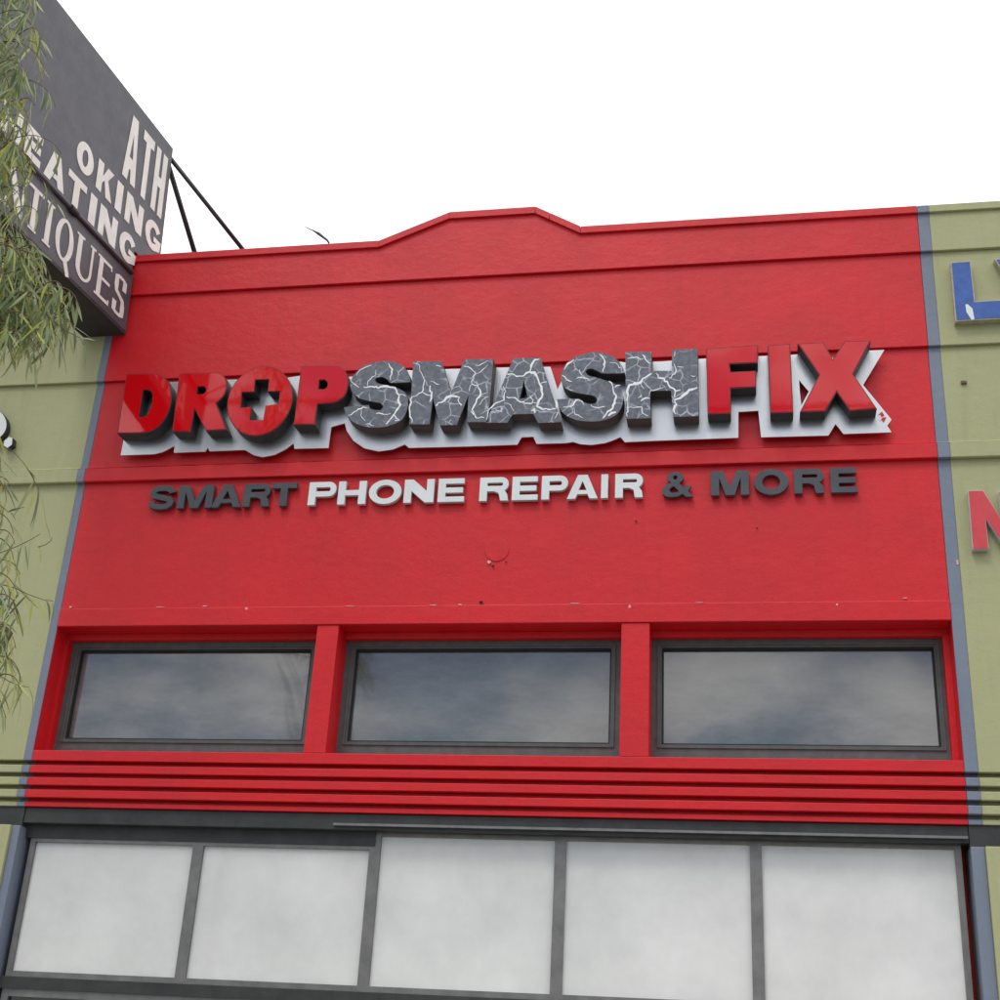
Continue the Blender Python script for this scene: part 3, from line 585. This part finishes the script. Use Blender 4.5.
Yl = [[(994.3, 258.8), (1014, 257.6), (1024, 279), (1032, 256.5), (1050, 255.4), (1035, 292), (1037, 317), (1020, 318), (1018, 294)]]
chan('letter', Yl, -0.10, 0.097, M['blue'], M['tan'], blue, .011, 'blue letter Y cut by the right edge')
scr = wp([(965.3, 304.5), (967.5, 304), (972.5, 308.5), (974.5, 319.5), (971.5, 319.8), (966.5, 312)], -0.1055)
MB().prism([scr], Vector((0, -0.1055, 0)), EX, EZ, NW, 0.001).build('scrape', M['white'], lL)
bt = wp([(955, 321), (1024, 317.5), (1024, 319), (955, 323)], -0.09)
redn = thing('shop_sign', 'faded red letter N standing off the right green wall below the blue letters', 'sign', (8.2, 0, 4.6))
chan('letter', [[(968, 490.8), (983.3, 490.3), (1001.5, 520), (998.6, 491.5), (1016, 490.5), (1022, 547.5), (1006, 548.5), (985.8, 519), (988.9, 548.8), (972.6, 549.3)]], -0.065, 0.062, M['n_red'], M['white_edge'], redn, .005)
# white letter with its full stop on the left
wt = thing('shop_sign', 'white round letter and full stop cut off by the left edge on the green wall', 'sign', (-0.7, 0, 5.8))
circ = [(-16 + 23 * math.cos(a * math.pi / 16), 424.5 + 18.5 * math.sin(a * math.pi / 16)) for a in range(32)]
ci2 = [(-16 + 9 * math.cos(a * math.pi / 16), 424.5 + 8 * math.sin(a * math.pi / 16)) for a in range(32)]
chan('letter', [circ, ci2], -0.07, 0.066, M['white'], M['return'], wt, .004)
chan('letter', [[(4.2, 441), (9.2, 436.6), (12.8, 438), (12.2, 444.8), (7.5, 448.3), (3.4, 446)]], -0.07, 0.066, M['white'], M['return'], wt, .003)

# ------------------------------------------------------------------ projecting antiques sign
a6 = R(6); X0 = 0.139; SH = 0.10
bx = Vector((math.sin(a6), math.cos(a6), 0)); bz = Vector((0, 0, 1)) - bx * SH; bn = Vector((math.cos(a6), -math.sin(a6), 0))
O0 = Vector((X0, -0.03, 0)); Z0 = 6.545 + 1.6
ps = thing('projecting_sign', 'dark grey two-tier sign with off-white ANTIQUES wording jutting over the left wall', 'sign', (X0, -0.03, Z0))
TH = 0.45
def sp_(s, zz): return O0 + bx * s + bz * zz + Vector((0, 0, 0))
def OB(c=0.0): return Vector((O0.x, O0.y, Z0)) + bn * c
LW = 7.20 + 1.6 - Z0                                     # height of the lower box
UT = 8.97 + 1.6 - Z0
lb = MB().prism([[(-3.0, 0), (0, 0), (0, LW), (-3.0, LW)]], OB(0), bx, bz, bn, TH).build('lower_panel', M['sign_grey'], ps, 0.008)
MB().prism([[(-2.99, 0.012), (-0.01, 0.012), (-0.01, 0.03), (-2.99, 0.03)]], OB(0.003), bx, bz, bn, 0.002).build('edge_trim', M['strut'], ps)
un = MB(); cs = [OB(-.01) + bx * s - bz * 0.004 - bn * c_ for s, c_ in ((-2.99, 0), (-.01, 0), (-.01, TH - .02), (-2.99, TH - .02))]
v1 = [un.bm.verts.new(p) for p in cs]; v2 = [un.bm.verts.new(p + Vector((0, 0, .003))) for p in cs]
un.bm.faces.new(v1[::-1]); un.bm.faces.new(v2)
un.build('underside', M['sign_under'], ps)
pt = 7.46 + 1.6 - Z0
MB().prism([[(-3.0, LW + .005), (-0.0, LW + .005), (-0.0, pt), (0.47, pt), (0.47, UT), (-3.0, UT)]], OB(-0.02), bx, bz, bn, 0.18).build('upper_panel', M['sign_grey'], ps, 0.006)
cd = MB().tube([OB(.015) + bx * s + bz * (LW - .01) for s in (-2.95, -1.2, -0.04)], 0.022, 8)
cd.build('conduit', M['sign_grey'], ps)
jb = OB(.02) + bx * -1.1 + bz * (LW - .02); MB().tube([jb - bx * .05, jb + bx * .06], [.035, .035], 8).build('conduit_coupling', M['strut'], ps)
def row(chars, base, h, t, b_, serif, name='lettering', c0=0.0):
    c0 += .0045
    mb = MB()
    for ch, s0, s1 in chars:
        w_ = s1 - s0
        P = glyph(ch, w_, h, t if ch != 'I' else w_, b_, serif)
        mb.prism(P, OB(c0) + bx * s0 + bz * base, bx, bz, bn, 0.003)
        if serif:
            sf = .022; k = .03; o = OB(c0 + .0006) + bx * s0 + bz * base
            def sr_(xa, xb, za): mb.prism([[(xa, za), (xb, za), (xb, za + sf), (xa, za + sf)]], o, bx, bz, bn, 0.003)
            if ch in 'IT': 
                cx_ = w_ / 2; sr_(cx_ - .06, cx_ + .06, 0)
                if ch == 'I': sr_(cx_ - .06, cx_ + .06, h - sf)
            if ch == 'U': sr_(-.03, t + .03, h - sf); sr_(w_ - serif - .03, w_ + .03, h - sf)
            if ch in 'AN': sr_(-.03, serif + .04, 0)
            if ch == 'A': sr_(w_ - t - .03, w_ + .03, 0)
            if ch == 'N': sr_(w_ - .05, w_ + .03, h - sf)
            if ch in 'E': sr_(-.03, .02, 0); sr_(-.03, .02, h - sf); sr_(w_ - .02, w_, b_); sr_(w_ - .02, w_, h - b_ - sf)
            if ch == 'Q': mb.prism([[(w_ * .52, .02), (w_ * .72, .05), (w_ * .98, -.09), (w_ * .80, -.11)]], o, bx, bz, bn, 0.003)
    return mb.build(name, M['sign_white'], ps)
lz = 6.645 + 1.6 - Z0
row([('A', -2.36, -2.06), ('N', -2.02, -1.76), ('T', -1.72, -1.50), ('I', -1.43, -1.36), ('Q', -1.28, -1.0), ('U', -.94, -.68), ('E', -.58, -.36), ('S', -.30, -.09)], lz, .41, .068, .032, .034)
row([('H', -2.18, -1.90), ('E', -1.84, -1.60), ('A', -1.54, -1.22), ('T', -1.19, -.89), ('I', -.82, -.71), ('N', -.65, -.34), ('G', -.28, .03)], 7.265 + 1.6 - Z0, .30, .092, .07, None, c0=-.02)
row([('O', -1.12, -.84), ('K', -.77, -.49), ('I', -.43, -.32), ('N', -.25, .07), ('G', .13, .44)], 7.66 + 1.6 - Z0, .31, .092, .07, None, c0=-.02)
row([('A', -.38, -.14), ('T', -.09, .12), ('H', .17, .39)], 8.07 + 1.6 - Z0, .72, .085, .11, None, c0=-.02)
# braces from the roof to the top rear corner of the sign
topc = OB(-.10) + bx * .42 + bz * (UT - .04)
for (u, v), r_ in (((197.5, 262), .028), ((252, 261), .024)):
    MB().tube([topc, at(u, v, 1.0)], r_, 8).build('strut', M['strut'], ps)

# bent wire end on the parapet
w_ = MB().tube([at(329, 243, .1), at(327.5, 240.5, .1), at(319, 234, .1), at(313, 230.5, .1), at(305, 227, .1)], [.010, .011, .016, .007, .004], 5)
tag(w_.build('wire_end', M['strut']), 'thin bent wire end sticking up from the red parapet', 'wire')

# ------------------------------------------------------------------ street side: post and tree
pc = at(-5, 631, -2.2); zt_ = pc.z
post = thing('street_post', 'dark post with a flared olive cap at the left edge behind the leaves', 'post', (pc.x, pc.y, 0))
MB().tube([(pc.x, pc.y, zt_ + .015), (pc.x, pc.y, zt_), (pc.x, pc.y, zt_ - .09), (pc.x, pc.y, zt_ - .17), (pc.x, pc.y, zt_ - .23)], [.11, .122, .10, .065, .04], 20).build('post_cap', M['olive'], post)
MB().tube([(pc.x, pc.y, zt_ - .23), (pc.x, pc.y, zt_ - .7), (pc.x, pc.y, 0)], [.045, .05, .08], 16).build('post_shaft', M['strut'], post)

tree = thing('willow_tree', 'slender drooping tree with long narrow grey green leaves hanging in from the left', 'tree', (0, 0, 0))
tb = Vector((-3.9, -4.4, 0)); tree.location = (tb.x, tb.y, 0)
tk = MB().tube([(tb.x, tb.y, 0), (tb.x + .05, tb.y, 1.5), (tb.x - .04, tb.y + .05, 3.2), (tb.x + .1, tb.y, 4.8), (tb.x + .2, tb.y + .1, 6.2), (tb.x + .3, tb.y, 7.4)], [.17, .14, .12, .09, .06, .03], 10)
tk.build('trunk', M['bark'], tree)
lf = MB(); tw = MB()
def leaf(p, d, ln, wd, curl, mbq=lf):
    ln *= 1.15; wd *= 1.12
    d = Vector(d).normalized(); side = d.cross(Vector((random.uniform(-1, 1), random.uniform(-1, 1), random.uniform(-.3, .3)))).normalized()
    k = 6; q = Vector(p); prev = None; bend = Vector((curl, random.uniform(-.3, .3) * abs(curl), -.35))
    for i in range(k + 1):
        t = i / k; w = wd * .5 * (math.sin(math.pi * (t ** .8)) ** .8 + .06 if 0 < t < 1 else .06)
        dip = Vector((0, 0, 0)) + d.cross(side) * w * .35
        row_ = [mbq.bm.verts.new(q - side * w), mbq.bm.verts.new(q + dip), mbq.bm.verts.new(q + side * w)]
        if prev:
            for a in (0, 1):
                f = mbq.bm.faces.new([prev[a], prev[a + 1], row_[a + 1], row_[a]]); f.smooth = True
        prev = row_; q = q + d * (ln / k); d = (d + bend * (1.0 / k)).normalized()
def twig(pts, r0_, r1_):
    n_ = len(pts); tw.tube(pts, [r0_ + (r1_ - r0_) * i / (n_ - 1) for i in range(n_)], 5)
def sprig(start, length, drift, nl, lnr=(.11, .21), wdr=(.010, .018), upd=0.1):
    p = Vector(start); d = Vector((drift, random.uniform(-.3, .3), upd)).normalized(); pts = [p.copy()]
    k = 7
    for i in range(k):
        p = p + d * (length / k); d = (d + Vector((random.uniform(-.08, .08), random.uniform(-.1, .1), -.32))).normalized(); pts.append(p.copy())
    twig(pts, .0045, .0018)
    for i in range(nl):
        t = (i + random.random()) / nl * k; a = min(int(t), k - 1); q = pts[a].lerp(pts[a + 1], t - a)
        sd_ = random.choice((-1, 1)); leaf(q, (sd_ * random.uniform(.05, .7), random.uniform(-.4, .4), random.uniform(-1.4, -.5)), random.uniform(*lnr), random.uniform(*wdr), random.uniform(-.55, .55) * 1.2)
# limbs
limbs = []
for (u, v, Y) in ((-30, 60, -3.6), (-20, 150, -3.7), (-25, 235, -3.5), (-30, 300, -3.6), (-15, 10, -3.7), (-40, -60, -3.6)):
    e = at(u, v, Y); s_ = Vector((tb.x + .1, tb.y, min(7.0, max(6.5, e.z - .9)))); mdl = s_.lerp(e, .5) + Vector((0, 0, .35))
    MB().tube([s_, s_.lerp(mdl, .5) + Vector((0, 0, .08)), mdl, mdl.lerp(e, .6) + Vector((0, 0, .06)), e], [.03, .024, .018, .012, .007], 6).build('branch', M['twig'], tree)
env = [(-60, 30), (0, 42), (60, 36), (120, 30), (165, 28), (200, 26), (235, 22), (260, 50), (290, 62), (330, 68)]
def envx(v):
    for (a, b_), (c_, d) in zip(env, env[1:]):
        if a <= v <= c_: return b_ + (d - b_) * (v - a) / (c_ - a)
    return 40
for i in range(225):
    v = random.uniform(-50, 325) if i % 3 else random.uniform(235, 338)
    um = envx(v); u = -45 + (um + 32) * random.random() ** 0.85
    Y = random.uniform(-3.65, -3.1); st = at(u, v, Y)
    ln = random.uniform(.22, .52)
    if v > 150 and u > 20: ln *= .7
    sprig(st, ln, random.uniform(.1, .8) if u < um - 25 else random.uniform(-.4, .4), random.randint(6, 10), lnr=(.13, .25), wdr=(.010, .019))
for i in range(40):                                      # thin strands hanging down the left edge
    v = random.uniform(400, 690); Y = random.uniform(-3.7, -3.4); u = random.uniform(-34, 2)
    sprig(at(u, v, Y), random.uniform(.12, .30), random.uniform(.1, .9), random.randint(3, 6), lnr=(.11, .22), wdr=(.008, .014))
# long outer shoots that can be told apart
def shoot(pxs, Y, leaves, rad=.0042):
    P = [at(u, v, Y) for u, v in pxs]; twig(P, rad, .0018)
    for (u, v, du, dv, ln, wd, cu) in leaves:
        p = at(u, v, Y); q = at(u + du, v + dv, Y); leaf(p, (q - p), ln, wd, cu)
shoot([(-95, 180), (-60, 380), (-30, 440), (0, 444), (14, 452), (26, 466), (35, 482), (39, 490)], -3.55, [
    (36, 485, -2, 10, .20, .020, -.35), (38, 488, 0, 10, .26, .014, -.30), (39, 490, 3, 10, .27, .011, -.1), (30, 472, 4, 6, .10, .010, -.3), (20, 460, -10, 9, .17, .012, -.2), (34, 480, -5, 10, .24, .015, -.25), (26, 468, 6, 5, .11, .009, .0), (39, 490, -1, 10, .22, .016, -.4)])
shoot([(-95, 300), (-60, 500), (-30, 560), (0, 553), (18, 546), (32, 539), (40, 534)], -3.55, [(3, 552, 4, 8, .14, .012, -.5), (8, 550, 3, 9, .17, .014, -.7), (17, 546, 2, 9, .15, .015, -.6), (25, 543, 1, 10, .17, .013, .15), (30, 541, -1, 10, .15, .011, .1), (36, 539, 4, 6, .15, .013, -.9), (22, 545, -3, 9, .16, .010, .3), (-2, 553, 3, 7, .15, .010, -.5)])
shoot([(38, 547), (45, 545), (51, 541), (52, 537)], -3.55, [(50, 540, -1, -8, .12, .006, -.1)], .003)
shoot([(-95, 318), (-60, 518), (-30, 578), (0, 584), (15, 588), (30, 595), (44, 600), (53, 601)], -3.55, [(12, 588, -3, 10, .12, .010, .2), (20, 591, -6, 9, .17, .011, .1), (28, 594, -8, 8, .20, .010, .0), (34, 597, -2, 9, .15, .013, .1), (40, 599, 3, 8, .13, .013, -.3), (46, 600, 4, 8, .13, .012, -.8), (51, 601, 3, 6, .12, .013, -1.0), (8, 586, 2, 8, .12, .010, -.4), (50, 601, -2, -6, .08, .008, -1.0), (24, 593, 3, 8, .10, .010, -.2)])
shoot([(-95, 395), (-60, 595), (-30, 655), (-5, 672), (8, 681), (20, 686), (29, 687)], -3.55, [(10, 683, -4, 9, .16, .011, .2), (16, 685, -7, 9, .20, .010, .1), (24, 686, -4, 9, .17, .011, .0), (28, 687, 4, 7, .20, .010, -1.1), (18, 686, 1, 9, .10, .008, .1), (5, 679, -4, 9, .17, .012, .1), (27, 687, -7, 8, .18, .010, .1)])
shoot([(-95, 220), (-60, 420), (-25, 480), (0, 505), (8, 512), (24, 507)], -3.55, [(8, 512, 6, -3, .07, .017, .2), (4, 508, -2, 9, .2, .013, .2), (0, 500, 2, 9, .17, .012, -.3), (10, 512, 5, 5, .07, .008, -.2)])
shoot([(-95, 340), (-60, 540), (-25, 600), (-4, 615), (4, 628), (8, 640)], -3.55, [(8, 640, 5, 9, .15, .009, -.6), (4, 628, 3, 9, .19, .009, -.7), (6, 632, -3, 9, .2, .010, .1), (2, 622, 12, 5, .12, .011, -.6)])
shoot([(-95, 380), (-60, 580), (-25, 640), (0, 700), (6, 718)], -3.55, [(5, 715, 0, 9, .09, .006, .1), (-2, 700, 3, 9, .2, .012, -.3), (0, 690, 6, 9, .15, .009, -.3), (-3, 640, 4, 9, .22, .012, -.3)])
# a few yellow pieces in front of the sign's dark underside
for (u, v, du, dv, ln, wd, cu) in ((36, 292, 10, 0, .13, .013, .2), (80, 338, 10, .5, .10, .011, .3), (30, 262, 8, -4, .08, .010, .1), (40, 246, -6, 8, .13, .012, .2)):
    p = at(u, v, -3.5); leaf(p, at(u + du, v + dv, -3.5) - p, ln, wd, cu)
shoot([(10, 240), (20, 252), (27, 262), (34, 275), (36, 292)], -3.55, [(27, 262, -2, 9, .14, .018, .2), (34, 275, -3, 9, .15, .016, -.4), (20, 252, -2, 8, .12, .015, .2)])
shoot([(30, 300), (50, 318), (68, 332), (80, 338), (84, 345)], -3.55, [(84, 344, 2, 9, .17, .011, -.5), (70, 334, 1, 9, .15, .012, .2), (78, 338, -3, 9, .18, .010, .4), (60, 326, -1, 9, .17, .013, -.3), (50, 318, 1, 9, .20, .013, .3), (64, 330, -5, 8, .18, .012, .2)])
o = lf.build('foliage', M['leaf'], tree); tw.build('twigs', M['twig'], tree)['kind'] = 'stuff'

# heavy cable slung across the street: it shows as thin dark lines in the glossy red letters
def mirror_at(u, v, Y):
    """where the reflection seen at (u, v) on the letter faces comes from, at depth Y in the street"""
    p = at(u, v, YL); d = p - CAM; k_ = (YL - Y) / d.y; return Vector((p.x + d.x * k_, Y, p.z + d.z * k_))
for pts_, Yc, rd, lb_ in (([(60, 396), (228, 402), (292, 401), (500, 407), (720, 409), (868, 406), (980, 398)], -13.0, .05, 'thick black cable bundle crossing the street, mirrored as a line low in the red letters'),):
    P_ = [mirror_at(u, v, Yc) for u, v in pts_]
    e0 = P_[0] + (P_[0] - P_[1]) * 3; e1 = P_[-1] + (P_[-1] - P_[-2]) * 4
    o = MB().tube([e0] + P_ + [e1], rd, 8).build('overhead_cable', M['strut']); tag(o, lb_, 'cable')
